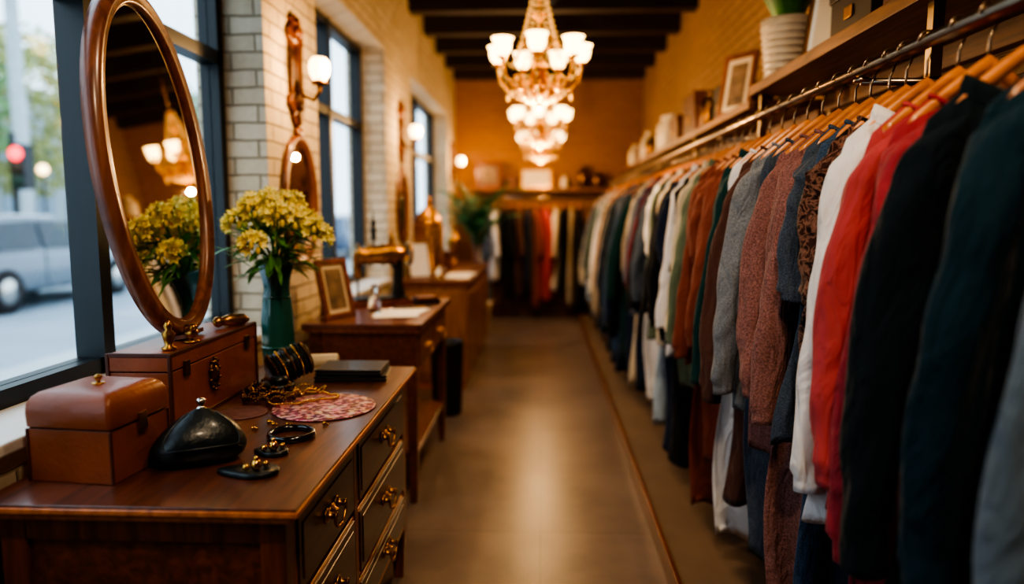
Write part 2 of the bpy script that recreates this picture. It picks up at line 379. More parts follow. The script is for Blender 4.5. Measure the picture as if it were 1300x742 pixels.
# ---------------------------------------------------------------- black soft purse
b=MB(); b.M=T(-.812,1.60,zt+.001,math.radians(30))
rs=[]
NN=48
for i in range(31):
    t=i/30; z=.125*t
    q=(math.sin(pi*min(1,(.20+.80*t)))**.62)*(1-.10*t)
    if i==0: q*=.86
    q=max(q,.12)
    ring=[]
    for j in range(NN):
        a=2*pi*j/NN
        g=1-.10*(t**1.0)*abs(math.sin(3.5*a+.6))-.05*math.sin(3*a+4*t)*(1-t)
        x=.112*q*math.copysign(abs(math.cos(a))**.8,math.cos(a))*g+.010*t; y=.074*q*math.copysign(abs(math.sin(a))**.85,math.sin(a))*g
        ring.append((x,y,z*(1-.16*(x/.11)**2)+.004*math.sin(4*a)*math.sin(pi*t)))
    rs.append(ring)
b.rings(rs,0)
# front flap
fl=[]
for i in range(11):
    t=1-.62*i/10
    q=(math.sin(pi*min(1,(.20+.80*t)))**.62)*(1-.10*t); q=max(q,.14)
    row=[]
    for j in range(13):
        a=-pi/2-(.95-.25*(i/10)**2)+2*(.95-.25*(i/10)**2)*j/12
        x=.117*q*math.copysign(abs(math.cos(a))**.8,math.cos(a))+.010*t; y=.079*q*math.copysign(abs(math.sin(a))**.85,math.sin(a))
        row.append((x,y,.125*t*(1-.16*(x/.11)**2)+.003))
    fl.append(row)
b.add([p for r in fl for p in r],[(i*13+j,i*13+j+1,(i+1)*13+j+1,(i+1)*13+j) for i in range(10) for j in range(12)],0)
b.tube([fl[i][0] for i in range(1,11)]+fl[10][1:]+[fl[i][12] for i in range(9,0,-1)],.003,6,0)
b.lathe([(.014,0),(.012,.005),(.005,.008),(.005,.012),(.012,.018),(.011,.026),(.002,.030)],(.010,.0,.122),16,1)
b.build('black_leather_purse',[BLEATH,SILV],sub=1)
def pad(x,y,r,rz,name,tail=.08):
    b=MB(); b.M=T(x,y,zt+.001,rz)
    pts=[]
    N=48
    for k in range(N):
        a=2*pi*k/N; q=r*(1+ (tail/r)*max(0,math.cos(a))**3.0)
        pts.append((q*math.cos(a),r*.82*math.sin(a)))
    b.rings([[(px*s,py*s,z) for px,py in pts] for s,z in((.96,0),(1,.004),(1,.009),(.95,.012),(.5,.010),(.05,.010))],0)
    for dx,dy,q in((0,.002,.012),(.02,.012,.008),(-.016,-.014,.007),(.012,-.016,.006)):
        b.ell((dx,dy,.012+q*.8),q,12,8,1)
    b.ell((0,.002,.036),.006,8,6,1)
    b.build(name,[BLEATH,GOLD])
pad(-.640,1.52,.050,math.radians(182),'earring_display_pad',.040)
pad(-.650,1.65,.036,math.radians(175),'earring_display_pad',.015)
b=MB(); b.M=T(-.655,1.785,zt+.001)
rr_=[(.050,0),(.060,0),(.063,.008),(.060,.016),(.051,.016),(.048,.008)]
b.rings([[(r*math.cos(2*pi*k/48),r*math.sin(2*pi*k/48),z) for r,z in rr_] for k in range(48)],0,closed=True)
b.build('black_bangle_bracelet',[mk('black_lacquer',S(20,22,26),.15,0,.1,20,coat=.8)])
b=MB()
for dx,dy in((-.78,1.84),(-.76,1.9),(-.70,1.88),(-.60,1.89),(-.74,1.88)):
    b.ell((dx,dy,zt+.006),.006,10,6,0); b.ell((dx+.008,dy+.003,zt+.004),.004,8,6,0)
b.build('gold_stud_earrings',[GOLD])
def floral():
    m,n,l,p=newmat('pink_floral_cloth'); tc=n.new('ShaderNodeTexCoord')
    v=n.new('ShaderNodeTexVoronoi'); v.inputs['Scale'].default_value=42; l.new(tc.outputs['Object'],v.inputs['Vector'])
    no=n.new('ShaderNodeTexNoise'); no.inputs['Scale'].default_value=55; no.inputs['Detail'].default_value=4; l.new(tc.outputs['Object'],no.inputs['Vector'])
    r=n.new('ShaderNodeValToRGB'); e=r.color_ramp.elements; e[0].position=.35; e[0].color=c4(S(150,72,84)); e[1].position=.5; e[1].color=c4(S(206,130,134))
    x=e.new(.62); x.color=c4(S(220,184,180)); x=e.new(.44); x.color=c4(S(100,66,78))
    l.new(no.outputs[0],r.inputs[0])
    l.new(mixc(n,l,.35,r.outputs[0],v.outputs[1],'SOFT_LIGHT'),p.inputs['Base Color']); p.inputs['Roughness'].default_value=.6; return m
FLOR=floral()
b=MB(); b.M=T(-.655,2.07,zt+.001); b.lathe([(.150,0),(.153,.002),(.150,.004),(.02,.0042)],n=64); b.build('round_floral_placemat',[FLOR])
b=MB(); b.M=T(-.88,2.0,zt+.001); b.lathe([(.072,0),(.074,.001),(.072,.002),(.02,.0022)],n=48); b.build('round_floral_coaster',[mk('faded_pink_cloth',S(120,84,84),.7,0,.3,40)])
b=MB(); b.M=T(-.865,2.36,zt+.003,math.radians(35))
b.M=b.M@T(0,0,.068,0,math.radians(0),math.radians(72))
b.lathe([(.046,-.07),(.053,-.066),(.053,.066),(.046,.07),(.02,.07)],n=32,mi=0)
for j in range(9):
    z=-.058+j*.0145; r=.0545
    for k in range(38):
        a=2*pi*k/38; b.ell((r*math.cos(a),r*math.sin(a),z+.002*math.sin(3*a)),.0042 if j%2 else .0055,8,6,(2,0,1,0)[j%4])
b.build('bracelet_display_roll',[BLEATH,GOLD,BRASSD])
b=MB()
def strand(cx,cy,rx,ry,ph,wob,r,mi,N,turns=1,zo=0):
    for k in range(N):
        t=k/N; a=2*pi*t*turns+ph; q=1+wob*math.sin(3*a+ph)+.12*math.sin(7*t*pi)
        b.ell((cx+rx*q*math.cos(a),cy+ry*q*math.sin(a),zt+.006+r+zo*abs(math.sin(5*a))),r,7,5,mi)
strand(-.865,2.16,.085,.06,0,.15,.006,0,70,1,.008)
strand(-.83,2.20,.11,.05,1,.2,.005,1,80,1,.018)
strand(-.88,2.22,.06,.07,2,.1,.006,0,60,1,.024)
strand(-.77,2.14,.11,.07,.6,.12,.0045,1,90,1,.004)
strand(-.85,2.13,.07,.05,2.6,.25,.0055,0,60,1,.014)
b.build('beaded_necklaces',[BRASSD,GOLD])
b=MB(); b.M=T(-.855,2.235,zt+.001,.3); b.lathe([(.045,0),(.05,.004),(.05,.03),(.046,.034),(.02,.034)],n=28); b.lathe([(.026,.034),(.03,.04),(.026,.055),(.005,.058)],n=20); b.build('ring_cushion',[BLEATH])
b=MB()
for k,(rz,dz) in enumerate(((.12,0),(.02,.022))):
    b.M=T(-.675,2.48,zt+.001+dz,rz)
    b.box(-.125+.01*k,.125-.01*k,-.085,.085,0,.008,0); b.box(-.122+.01*k,.12-.01*k,-.083,.08,.008,.012,1); b.box(-.125+.01*k,.125-.01*k,-.085,.085,.012,.020,0)
b.build('leather_wallets',[BLEATH,LTRIM],.003)
b=MB(); b.M=T(-.825,2.60,zt+.001,.2)
b.tube([(-.06,0,.03),(-.055,0,.03),(.055,0,.03),(.06,0,.03)],[.018,.028,.028,.018],16,0); b.box(-.06,.07,-.03,.04,0,.006,0)
b.build('cream_cloth_roll',[CREAM],.001)

# ---------------------------------------------------------------- vase of flowers
vx,vy=-.975,2.56
b=MB(); b.M=T(vx,vy,zt+.001)
rs=[]
for r,z in((.046,0),(.052,.01),(.058,.08),(.057,.2),(.05,.27),(.044,.31),(.05,.35),(.062,.395),(.066,.405),(.06,.405),(.046,.36),(.04,.31),(.03,.25)):
    rs.append([(r*(1+.035*math.cos(7*a))*math.cos(a),r*(1+.035*math.cos(7*a))*math.sin(a),z) for a in [2*pi*j/56 for j in range(56)]])
b.rings(rs,0)
for z in(.095,.28): b.tube([(.058*(1 if z<.2 else .85)*math.cos(a),.058*(1 if z<.2 else .85)*math.sin(a),z) for a in [2*pi*j/36 for j in range(36)]],.004,6,0,closed=True)
RF=random.Random(3)
heads=[]
NHD=17
for k in range(NHD):
    a=k*2.399; q=math.sqrt((k+.5)/NHD)
    heads.append((.175*q*math.cos(a)*(1 if math.cos(a)>0 else .86),.165*q*math.sin(a),.635-.15*q*q+RF.uniform(-.03,.035)))
for hx,hy_,hz_ in heads:
    b.tube([(hx*.08,hy_*.08,.3),(hx*.2,hy_*.2,.42),(hx*.65,hy_*.65,.52),(hx,hy_,hz_)],[.004,.004,.003,.003],6,2)
    ax=Vector((hx*1.2,hy_*1.2,.3)).normalized()
    e1=ax.orthogonal().normalized(); e2=ax.cross(e1)
    for j in range(16):
        u=1-1.15*(j+.5)/16; ph=j*2.399
        s=math.sqrt(max(0,1-u*u))
        d=(ax*u+e1*s*math.cos(ph)+e2*s*math.sin(ph)).normalized()
        p=Vector((hx,hy_,hz_))+d*RF.uniform(.028,.044)
        f1=d.orthogonal().normalized(); f2=d.cross(f1)
        if j%4==3:
            b.ell(tuple(p+d*.010),(.008,.008,.014),7,5,4); continue
        for m_ in range(6):
            aa=2*pi*m_/6+j; dd=(d*1.1+f1*math.cos(aa)+f2*math.sin(aa)).normalized()
            b.leaf(p-d*.014,dd,d,.038,.018,-.05,3,4,.5)
        b.ell(tuple(p),(.005,.005,.008),6,4,4)
for k in range(120):
    a=RF.uniform(0,2*pi); r0=RF.uniform(.01,.1); z0=RF.uniform(.38,.53)
    d=(math.cos(a)*(1 if math.cos(a)>0 else .7),math.sin(a),RF.uniform(-.2,.9))
    b.leaf((r0*math.cos(a),r0*math.sin(a),z0),d,(0,0,1),RF.uniform(.09,.16),RF.uniform(.016,.028),RF.uniform(.2,.9),1,6)
b.build('vase_of_flowers',[GREENG,LEAF,STEM,PETAL,PETALB])

# ---------------------------------------------------------------- desks
def desk(name,x0,x1,y0,y1,z,apron,mats,shelf=None,solid=False):
    b=MB(); b.box(x0,x1,y0,y1,z-.03,z,0); b.box(x0+.01,x1-.01,y0+.01,y1-.01,z-.042,z-.03,2)
    a0,a1,c0,c1=x0+.03,x1-.03,y0+.03,y1-.03
    if solid:
        b.box(a0,a1-.01,c0+.01,c1,.06,z-.042,1); b.box(a0+.02,a1-.03,c0+.03,c1-.02,0,.06,2)
        k=3; L=(c1-c0)/k
        for i in range(k):
            b.box(a1-.012,a1,c0+L*i+.02,c0+L*(i+1)-.02,.1,z-.07,1)
            b.box(a1-.012,a1+.006,c0+L*i+.06,c0+L*(i+1)-.06,.15,z-.12,1)
            b.ell((a1+.015,c0+L*i+.09,z*.55),.012,8,6,3)
        b.box(a0+.05,a1-.06,c0,c0+.012,.12,z-.1,1)
    else:
        b.box(a0,a1-.01,c0+.008,c1,z-.042-apron,z-.042,1)
        for px in(a0+.025,a1-.025):
            for py in(c0+.025,c1-.025):
                b.box(px-.026,px+.026,py-.026,py+.026,z-.05-apron,z-.042,1)
                b.rings([[(px+sx*r,py+sy*r,zz) for sx,sy in((-1,-1),(1,-1),(1,1),(-1,1))] for r,zz in((.026,z-.05-apron),(.02,.05),(.016,0))],1,True,False)
        k=2; L=(c1-c0-.1)/k
        for i in range(k):
            q0=c0+.05+L*i; b.box(a1-.02,a1-.001,q0+.01,q0+L-.01,z-.04-apron+.01,z-.055,2); b.box(a1-.02,a1+.005,q0+.02,q0+L-.02,z-.04-apron+.02,z-.065,1)
            bail(b,a1+.005,q0+L/2,z-.05-apron/2,3)
        if shelf: b.box(a0+.01,a1-.01,c0+.02,c1-.02,shelf-.025,shelf,0)
    b.build(name,mats,.004)
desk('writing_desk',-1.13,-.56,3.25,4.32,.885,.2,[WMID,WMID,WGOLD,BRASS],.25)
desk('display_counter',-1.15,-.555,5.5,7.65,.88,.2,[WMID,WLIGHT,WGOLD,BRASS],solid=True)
b=MB(); b.lathe([(.095,0),(.1,.01),(.118,.5),(.122,.52),(.114,.52),(.108,.48),(.09,.03)],(-.66,4.86,0.0),28); b.build('waste_bin',[mk('bin_black',S(16,18,20),.5)])
def pframe(name,x,y,z,w,h,rz,tilt,mats,fw=.025,mat_w=.03):
    b=MB(); b.M=T(x,y,z,rz)@T(0,0,0,0,-tilt)
    b.box(-w/2,w/2,0,.02,0,fw,0); b.box(-w/2,w/2,0,.02,h-fw,h,0); b.box(-w/2,-w/2+fw,0,.02,fw,h-fw,0); b.box(w/2-fw,w/2,0,.02,fw,h-fw,0)
    b.box(-w/2+fw,w/2-fw,.008,.016,fw,h-fw,1)
    b.box(-w/2+fw+mat_w,w/2-fw-mat_w,.005,.009,fw+mat_w,h-fw-mat_w,2)
    b.M=T(x,y,z,rz)
    a=h*.75; b.rings([[(-.02,math.sin(tilt)*a+.02,math.cos(tilt)*a),(.02,math.sin(tilt)*a+.02,math.cos(tilt)*a),(.02,math.sin(tilt)*a+.03,math.cos(tilt)*a),(-.02,math.sin(tilt)*a+.03,math.cos(tilt)*a)],
                      [(-.02,h*.42,0.002),(.02,h*.42,.002),(.02,h*.43,.002),(-.02,h*.43,.002)]],0,True,False)
    return b.build(name,mats,.003)
pframe('picture_frame',-.98,3.42,.887,.22,.3,math.radians(66),math.radians(12),[WD,CREAM,PHOTO],.03,.02)
b=MB()
for k,(x,y,r) in enumerate(((-.75,3.62,.1),(-.73,3.66,-.15),(-.76,3.6,.3))):
    b.M=T(x,y,.886+.0015*k,r); b.box(-.11,.11,-.15,.15,0,.0012,0)
b.build('paper_sheets',[PAPER])
b=MB(); SM=T(-.92,3.98,.886,math.radians(28)); b.M=SM
b.box(-.17,.17,-.08,.08,0,.03,1); b.box(-.15,.15,-.065,.065,.03,.045,0)
b.tube([(.11,0,.04),(.105,0,.12),(.11,0,.2),(.09,0,.27)],[.04,.028,.03,.045],16,0)
b.tube([(.14,0,.285),(.08,0,.287),(0,0,.285),(-.09,0,.28),(-.14,0,.275)],[.04,.06,.054,.05,.034],20,2)
for q in(.08,.02,-.06,-.12): b.tube([(q-.006,0,.284),(q+.006,0,.284)],[.064,.064],20,2)
b.tube([(-.125,0,.29),(-.125,0,.16)],[.026,.022],12,2); b.tube([(-.125,0,.16),(-.125,0,.05)],.006,8,0)
b.M=SM@T(.175,0,.285,0,0,pi/2); b.rings([[((.062+.009*math.cos(q))*math.cos(a),(.062+.009*math.cos(q))*math.sin(a),.009*math.sin(q)) for q in [pi/4*j for j in range(8)]] for a in [2*pi*k/28 for k in range(28)]],2,closed=True)
b.box(-.06,.06,-.004,.004,-.004,.004,0); b.box(-.004,.004,-.06,.06,-.004,.004,0)
b.M=SM
b.lathe([(.004,.32),(.006,.37),(.024,.372),(.014,.38),(.014,.42),(.024,.43),(.008,.435),(.014,.46),(.005,.49),(.001,.53)],(-.03,0,0),14,0)
b.lathe([(.004,.32),(.016,.34),(.014,.38),(.006,.4),(.002,.42)],(.07,0,0),12,2)
b.build('antique_sewing_machine',[BLK,WD,BRASS],.002)
b=MB(); b.M=T(-.86,3.60,.886); b.lathe([(.03,0),(.034,.01),(.034,.07),(.014,.09),(.012,.12),(.018,.125),(.018,.15),(.004,.155)],n=20); b.build('glass_perfume_bottle',[GLSC])
b=MB(); b.M=T(-.67,4.05,.886,.5); b.box(-.07,.07,-.06,.06,0,.022,0); b.box(-.065,.065,-.055,.055,.004,.018,1); b.box(-.06,.06,-.05,.06,.0225,.04,2); b.build('desk_notebooks',[BLK,PAPER,LEATHD],.002)
b=MB()
for k in range(3):
    b.tube([(-.80+.02*k,3.75+.03*k,.895),(-.66+.03*k,3.80+.02*k,.895)],.005,7,k%2)
b.build('fountain_pens',[BLK,BRASS])
b=MB(); b.M=T(-1.0,6.25,.881)
b.lathe([(.13,0),(.14,.02),(.13,.03),(.12,.05),(.122,.3),(.12,.42),(.125,.43),(.11,.47),(.08,.53),(.04,.57),(.02,.59),(.025,.6),(.03,.62),(.02,.65),(.004,.68)],n=32,mi=0)
for k in range(12):
    a=2*pi*k/12; b.tube([(.124*math.cos(a),.124*math.sin(a),.05),(.124*math.cos(a),.124*math.sin(a),.43)],.006,6,1)
for z in(.05,.24,.43): b.rings([[((.127+.006*math.cos(q))*math.cos(a),(.127+.006*math.cos(q))*math.sin(a),z+.006*math.sin(q)) for q in [pi/3*j for j in range(6)]] for a in [2*pi*k/32 for k in range(32)]],1,closed=True)
b.build('brass_dome_lantern',[BRASS,GOLD])
pframe('picture_frame',-.98,5.72,.881,.2,.3,math.radians(35),math.radians(14),[BRASSD,PAPER,PAPER],.012,.0)
b=MB()
for k,(x,y,r) in enumerate(((-.72,5.85,.1),(-.7,6.05,-.15))):
    b.M=T(x,y,.8815+.001*k,r); b.box(-.12,.12,-.16,.16,0,.001*(k+1),0)
b.build('paper_sheets',[PAPER])
b=MB(); b.M=T(-.80,5.60,.881); b.lathe([(.04,0),(.045,.01),(.05,.05),(.03,.09),(.034,.1),(.024,.1)],n=20); b.build('glass_jar',[GLSC])
b=MB(); b.M=T(-.9,7.2,.881); b.lathe([(.05,0),(.06,.02),(.02,.05),(.02,.14),(.06,.18),(.07,.26),(.05,.3),(.02,.33),(.01,.38)],n=20); b.build('brass_urn',[BRASS])
b=MB(); b.M=T(-.95,6.7,.881); b.box(-.1,.1,-.12,.12,0,.16,0); b.box(-.104,.104,-.124,.124,.13,.17,1); b.build('keepsake_box',[BOXB,LTRIM],.004)

# ---------------------------------------------------------------- wall decor left
def sconce(name,y,z):
    b=MB(); x=XL+.001; W=2.1
    out=[]
    for s in(1,-1):
        seq=[(.0,.27),(.014,.255),(.028,.24),(.022,.225),(.030,.20),(.044,.185),(.048,.15),(.036,.13),(.033,.02),(.036,-.11),(.048,-.13),(.052,-.16),(.036,-.18),(.024,-.20),(.028,-.22),(.014,-.25),(0,-.27)]
        if s==-1: seq=[(-a,c) for a,c in reversed(seq[1:-1])]
        out+=seq
    yp=y+.04
    b.rings([[(x+dx,yp+a*W*sc,z+c*(1 if sc==1 else .93)) for a,c in out] for dx,sc in((0,1),(.018,1),(.028,.75),(.020,.6),(.036,.4))],0,True,False)
    b.ell((x+.03,yp,z+.18),(.02,.045,.03),10,8,0); b.ell((x+.03,yp,z-.16),(.02,.045,.03),10,8,0)
    b.tube([(x+.02,y,z-.05),(x+.06,y,z-.12),(x+.11,y,z-.14),(x+.14,y,z-.1),(x+.14,y,z-.07)],[.012,.01,.009,.009,.012],10,1)
    b.lathe([(.008,-.075),(.035,-.068),(.04,-.055),(.03,-.05)],(x+.14,y,z),18,1)
    b.lathe([(.03,-.052),(.045,-.02),(.05,.01),(.046,.036),(.032,.055),(.01,.06)],(x+.14,y,z),20,2)
    b.build(name,[WD,BRASSD,BULB])
    L=bpy.data.lights.new('sconce_bulb','POINT'); L.energy=15; L.color=(1,.60,.26); L.shadow_soft_size=.03
    o=bpy.data.objects.new('sconce_bulb',L); o.location=(x+.24,y-.03,z+.0); bpy.context.collection.objects.link(o)
for y in (3.42,6.0,9.35): sconce('wall_sconce',y,2.08)
def oval(name,y,z,hy,hz,gl):
    b=MB(); b.M=T(XL+.003,y,z)
    n=64; prof=[(-.055,.004),(-.05,.018),(-.02,.014),(-.008,.028),(.006,.024),(.012,.004),(.01,.0),(-.055,.0)]
    rs=[]
    for k in range(n):
        t=2*pi*k/n; ct,st=math.cos(t),math.sin(t); rs.append([(d,(hy+o)*ct,(hz+o)*st) for o,d in prof])
    b.rings(rs,0,closed=True)
    b.add([(.006,(hy-.05)*math.cos(2*pi*k/n),(hz-.05)*math.sin(2*pi*k/n)) for k in range(n)],[tuple(range(n))],1,False)
    b.ell((.015,0,hz+.02),(.015,.05,.03),12,8,0)
    b.build(name,[WFRAME,gl])
oval('oval_wall_mirror',3.47,1.46,.23,.31,MIRR); oval('oval_wall_mirror',6.05,1.46,.22,.30,MIRR)

# ---------------------------------------------------------------- chandeliers
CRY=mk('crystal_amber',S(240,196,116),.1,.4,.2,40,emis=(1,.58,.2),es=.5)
CBR=mk('chandelier_gold',S(226,168,80),.25,1,.15,30)
def chandelier(x,y,z,s=1):
    b=MB(); b.M=T(x,y,z,.18,0,0,s)
    b.tube([(0,0,.25),(0,0,(ZC-z)/s)],.008,8,0)
    b.lathe([(.05,(ZC-z)/s-.04),(.06,(ZC-z)/s-.01),(.06,(ZC-z)/s)],n=20,mi=0)
    b.lathe([(.002,-.27),(.012,-.26),(.02,-.245),(.008,-.23),(.03,-.215),(.06,-.19),(.075,-.16),(.05,-.145),(.018,-.13),(.022,-.1),(.045,-.06),(.05,-.02),(.025,.02),(.014,.05),(.03,.08),(.035,.11),(.014,.15),(.012,.22),(.04,.25),(.055,.262),(.01,.28)],n=24,mi=0)
    NA=7
    for k in range(NA):
        a=2*pi*k/NA; c,s_=math.cos(a),math.sin(a)
        pth=[(.03,-.05),(.07,-.13),(.13,-.175),(.19,-.16),(.235,-.10),(.25,-.04),(.25,-.01)]
        b.tube([(r*c,r*s_,q) for r,q in pth],[.011,.011,.010,.010,.009,.009,.010],8,0)
        b.tube([((.14+.035*math.cos(t)*(1-t/9))*c,(.14+.035*math.cos(t)*(1-t/9))*s_,-.12+.035*math.sin(t)*(1-t/9)) for t in [k2*.7 for k2 in range(9)]],.006,6,0)
        b.tube([(.02*c,.02*s_,.1),(.08*c,.08*s_,.14),(.12*c,.12*s_,.10),(.10*c,.10*s_,.06)],.006,6,0)
        b.lathe([(.006,-.02),(.032,-.008),(.036,0),(.018,.004)],(.25*c,.25*s_,0),14,0)
        b.lathe([(.022,.004),(.044,.03),(.051,.055),(.049,.075),(.062,.1),(.058,.1),(.042,.076),(.03,.03)],(.25*c,.25*s_,0),18,1)
        for q,off in((0,0),(1,pi/NA)):
            c2,s2=math.cos(a+off),math.sin(a+off)
            for j in range(15):
                t=j/14; r=.035+(.12-.03*q)*t; zz=.40-.40*t-.03*math.sin(pi*t)
                b.ell((r*c2,r*s2,zz),.008,6,5,2)
            for j in range(8):
                t=j/7; r=(.235-.06*q)*(1-t)+.05*t; b.ell((r*c2,r*s2,-.11-.12*t-.02*math.sin(pi*t)),.008,6,5,2)
        a2=a+2*pi/NA
        for j in range(1,9):
            t=j/9; px=.25*((1-t)*c+t*math.cos(a2)); py=.25*((1-t)*s_+t*math.sin(a2)); b.ell((px,py,-.015-.06*math.sin(pi*t)),.007,6,5,2)
        b.ell((.19*c,.19*s_,-.195),(.009,.009,.02),6,6,2)
    b.lathe([(.01,.42),(.035,.41),(.045,.395),(.02,.39)],n=20,mi=0)
    b.build('chandelier',[CBR,CUP,CRY])
    L=bpy.data.lights.new('chandelier_lamp','POINT'); L.energy=38; L.color=(1,.62,.29); L.shadow_soft_size=.02
    o=bpy.data.objects.new('chandelier_lamp',L); o.location=(x,y,z-.33*s); bpy.context.collection.objects.link(o)
for y,s in((4.2,1.0),(6.8,1.0),(8.7,.98)): chandelier(-.02,y,2.27,s)

# ---------------------------------------------------------------- track and spots added out of view as warm fill
def spot(loc,tgt,e,size=70,col=(1,.74,.47)):
    d=(Vector(tgt)-Vector(loc)); q=d.to_track_quat('-Z','Y')
    b=MB(); b.M=Matrix.Translation(loc)@q.to_matrix().to_4x4()
    b.lathe([(.02,.16),(.045,.15),(.05,.02),(.055,.0),(.048,.0),(.04,.03),(.03,.06)],n=20)
    b.M=Matrix.Identity(4); b.tube([tuple(Vector(loc)-d.normalized()*.12),(loc[0],loc[1],ZC-.227)],.008,8)
    b.build('fill_spotlight',[BLK])
    L=bpy.data.lights.new('fill_spot_lamp','SPOT'); L.energy=e; L.color=col; L.spot_size=math.radians(size); L.spot_blend=.7; L.shadow_soft_size=.06
    o=bpy.data.objects.new('fill_spot_lamp',L); o.location=Vector(loc)+d.normalized()*.01; o.rotation_euler=q.to_euler(); bpy.context.collection.objects.link(o)
b=MB(); b.box(.08,.12,-1.6,5.8,ZC-.225,ZC-.2); b.build('fill_light_track',[BLK])
E=72
for y,tg,e in((-.4,(.8,.9,1.1),1.15),(.2,(-.85,1.6,.8),1.2),(.8,(.8,1.8,1.25),1.05),(1.5,(-.95,2.5,1.0),.85),(2.3,(.85,3.1,1.3),.8),(3.1,(-.95,4.0,1.1),.55),(3.9,(.9,4.9,1.5),.5),(4.7,(-.95,5.8,1.1),.45),(5.5,(.9,6.8,1.5),.4)):
    spot((.1,y,2.98),tg,E*e)

# ---------------------------------------------------------------- shelves, rail, platform
ZN,ZF=2.0,1.95
XR_=XR-.002
b=MB(); b.box(.98,XR_,-1.2,3.5,ZN-.045,ZN); b.box(1.33,XR_,-1.2,3.5,ZN-.12,ZN-.045); b.build('wall_shelf',[WSHELF],.003)
b=MB(); b.box(1.0,XR_,3.56,9.3,ZF-.04,ZF); b.box(1.33,XR_,3.56,9.3,ZF-.105,ZF-.04); b.build('wall_shelf',[WSHELF],.003)
b=MB(); RX,RZ=.85,1.78
b.tube([(RX,-1.0,RZ),(RX,9.2,RZ)],.016,16,0)
for y in(-.9,.55,1.98,3.45,4.9,6.4,7.9,9.1):
    zt2=ZN-.045 if y<3.5 else ZF-.04
    b.box(1.02,1.05,y-.015,y+.015,RZ-.02,zt2,0); b.tube([(RX,y,RZ-.02),(RX,y,RZ-.02-.012)],.02,10,0); b.tube([(RX,y,RZ-.03),(1.36,y,RZ-.03)],.010,8,0)
    b.box(1.34,XR_,y-.02,y+.02,.1,zt2,0)
b.build('clothes_rail',[STEEL])
b=MB(); b.box(.5,XR_,-1.2,9.3,0,.075,1); b.box(.485,.505,-1.2,9.3,0,.095,0); b.build('rack_platform',[WMID,mk('platform_top',S(104,84,66),.6,0,.15,4)],.003)

b=MB(); b.M=T(1.10,3.34,ZN+.001)
b.lathe([(.085,0),(.09,.01),(.115,.22),(.118,.26),(.108,.26),(.102,.22)],n=48)
for k in range(8):
    q=.016+.03*k; r=.092+.024*q/.24
    b.rings([[((r+.005*math.cos(u))*math.cos(a),(r+.005*math.cos(u))*math.sin(a),q+.008*math.sin(u)) for u in [pi/3*j for j in range(6)]] for a in [2*pi*m/40 for m in range(40)]],0,closed=True)
for k in range(46):
    a=R.uniform(0,2*pi); b.leaf((.04*math.cos(a),.04*math.sin(a),.22),(math.cos(a)*.42,math.sin(a)*.42,1),(0,0,1),R.uniform(.14,.30),.03,R.uniform(.1,.35),1,7)
b.build('potted_plant',[CREAM,LEAF])
pframe('picture_frame',1.12,2.92,ZN+.001,.24,.32,math.radians(-52),math.radians(12),[BRASSD,PAPER,CREAM],.015,.02)
def hbox(name,x0,x1,y0,y1,z,h,m,lid=True):
    b=MB(); b.box(x0,x1,y0,y1,z,z+h,0)
    if lid: b.box(x0-.006,x1+.006,y0-.006,y1+.006,z+h*.72,z+h+.004,0); b.box(x0-.008,x0-.004,(y0+y1)/2-.03,(y0+y1)/2+.03,z+h*.3,z+h*.5,1)
    b.build(name,[m,BRASS],.004)
zn=ZN+.001; zf=ZF+.001
hbox('storage_box',1.04,1.33,2.38,2.7,zn,.2,BOXK); hbox('storage_box',1.04,1.33,1.95,2.3,zn,.16,BOXB)
hbox('storage_box',1.06,1.33,1.1,1.6,zn,.2,LEATHD)
pframe('picture_frame',1.07,4.15,zf,.24,.36,math.radians(-58),math.radians(10),[WFRAME,CREAM,PHOTO],.03,.03)
hbox('storage_box',1.08,1.34,4.35,4.62,zf,.22,BOXK); hbox('storage_box',1.06,1.32,5.1,5.5,zf,.3,BOXB); hbox('storage_box',1.04,1.3,5.6,5.95,zf,.2,LEATHD)
def jar(name,x,y,z,r,h,m):
    b=MB(); b.M=T(x,y,z); b.lathe([(r*.8,0),(r,h*.08),(r*1.05,h*.5),(r*.9,h*.78),(r*.5,h*.86),(r*.55,h*.93),(r*.62,h),(r*.5,h)],n=22); b.build(name,[m])
jar('ceramic_vase',1.10,4.78,zf,.06,.24,BRASSD); jar('ceramic_vase',1.08,4.95,zf,.05,.17,BOXB)
jar('ceramic_vase',1.12,6.3,zf,.09,.3,CREAM); jar('ceramic_vase',1.14,6.7,zf,.09,.34,CREAM); jar('ceramic_vase',1.1,7.2,zf,.08,.22,BRASSD); jar('ceramic_vase',1.12,7.6,zf,.09,.3,CREAM)
hbox('storage_box',1.08,1.32,7.9,8.3,zf,.2,BOXB); jar('ceramic_vase',1.12,8.6,zf,.09,.26,CREAM)
b=MB(); b.box(-.95,1.0,9.56,YB-.002,1.70,1.745); b.box(-.9,-.86,9.6,YB-.002,1.5,1.7); b.box(.9,.94,9.6,YB-.002,1.5,1.7); b.build('wall_shelf',[WSHELF],.003)
b=MB(); b.tube([(-.93,9.5,1.62),(.97,9.5,1.62)],.014,12)
for x in(-.9,0,.92): b.tube([(x,9.5,1.62),(x,9.62,1.70)],.008,8)
b.build('clothes_rail',[STEEL])
pframe('picture_frame',-.72,9.68,1.746,.34,.36,0,math.radians(8),[WFRAME,BOXB,PHOTO])
pframe('picture_frame',-.08,9.68,1.746,.42,.26,0,math.radians(8),[BRASS,CREAM,CREAM])
jar('ceramic_vase',.55,9.72,1.746,.07,.3,BRASSD); jar('ceramic_vase',.3,9.72,1.746,.05,.16,CREAM); jar('ceramic_vase',.75,9.72,1.746,.08,.22,BRASSD); hbox('storage_box',-.5,-.34,9.65,9.85,1.746,.16,BOXB)

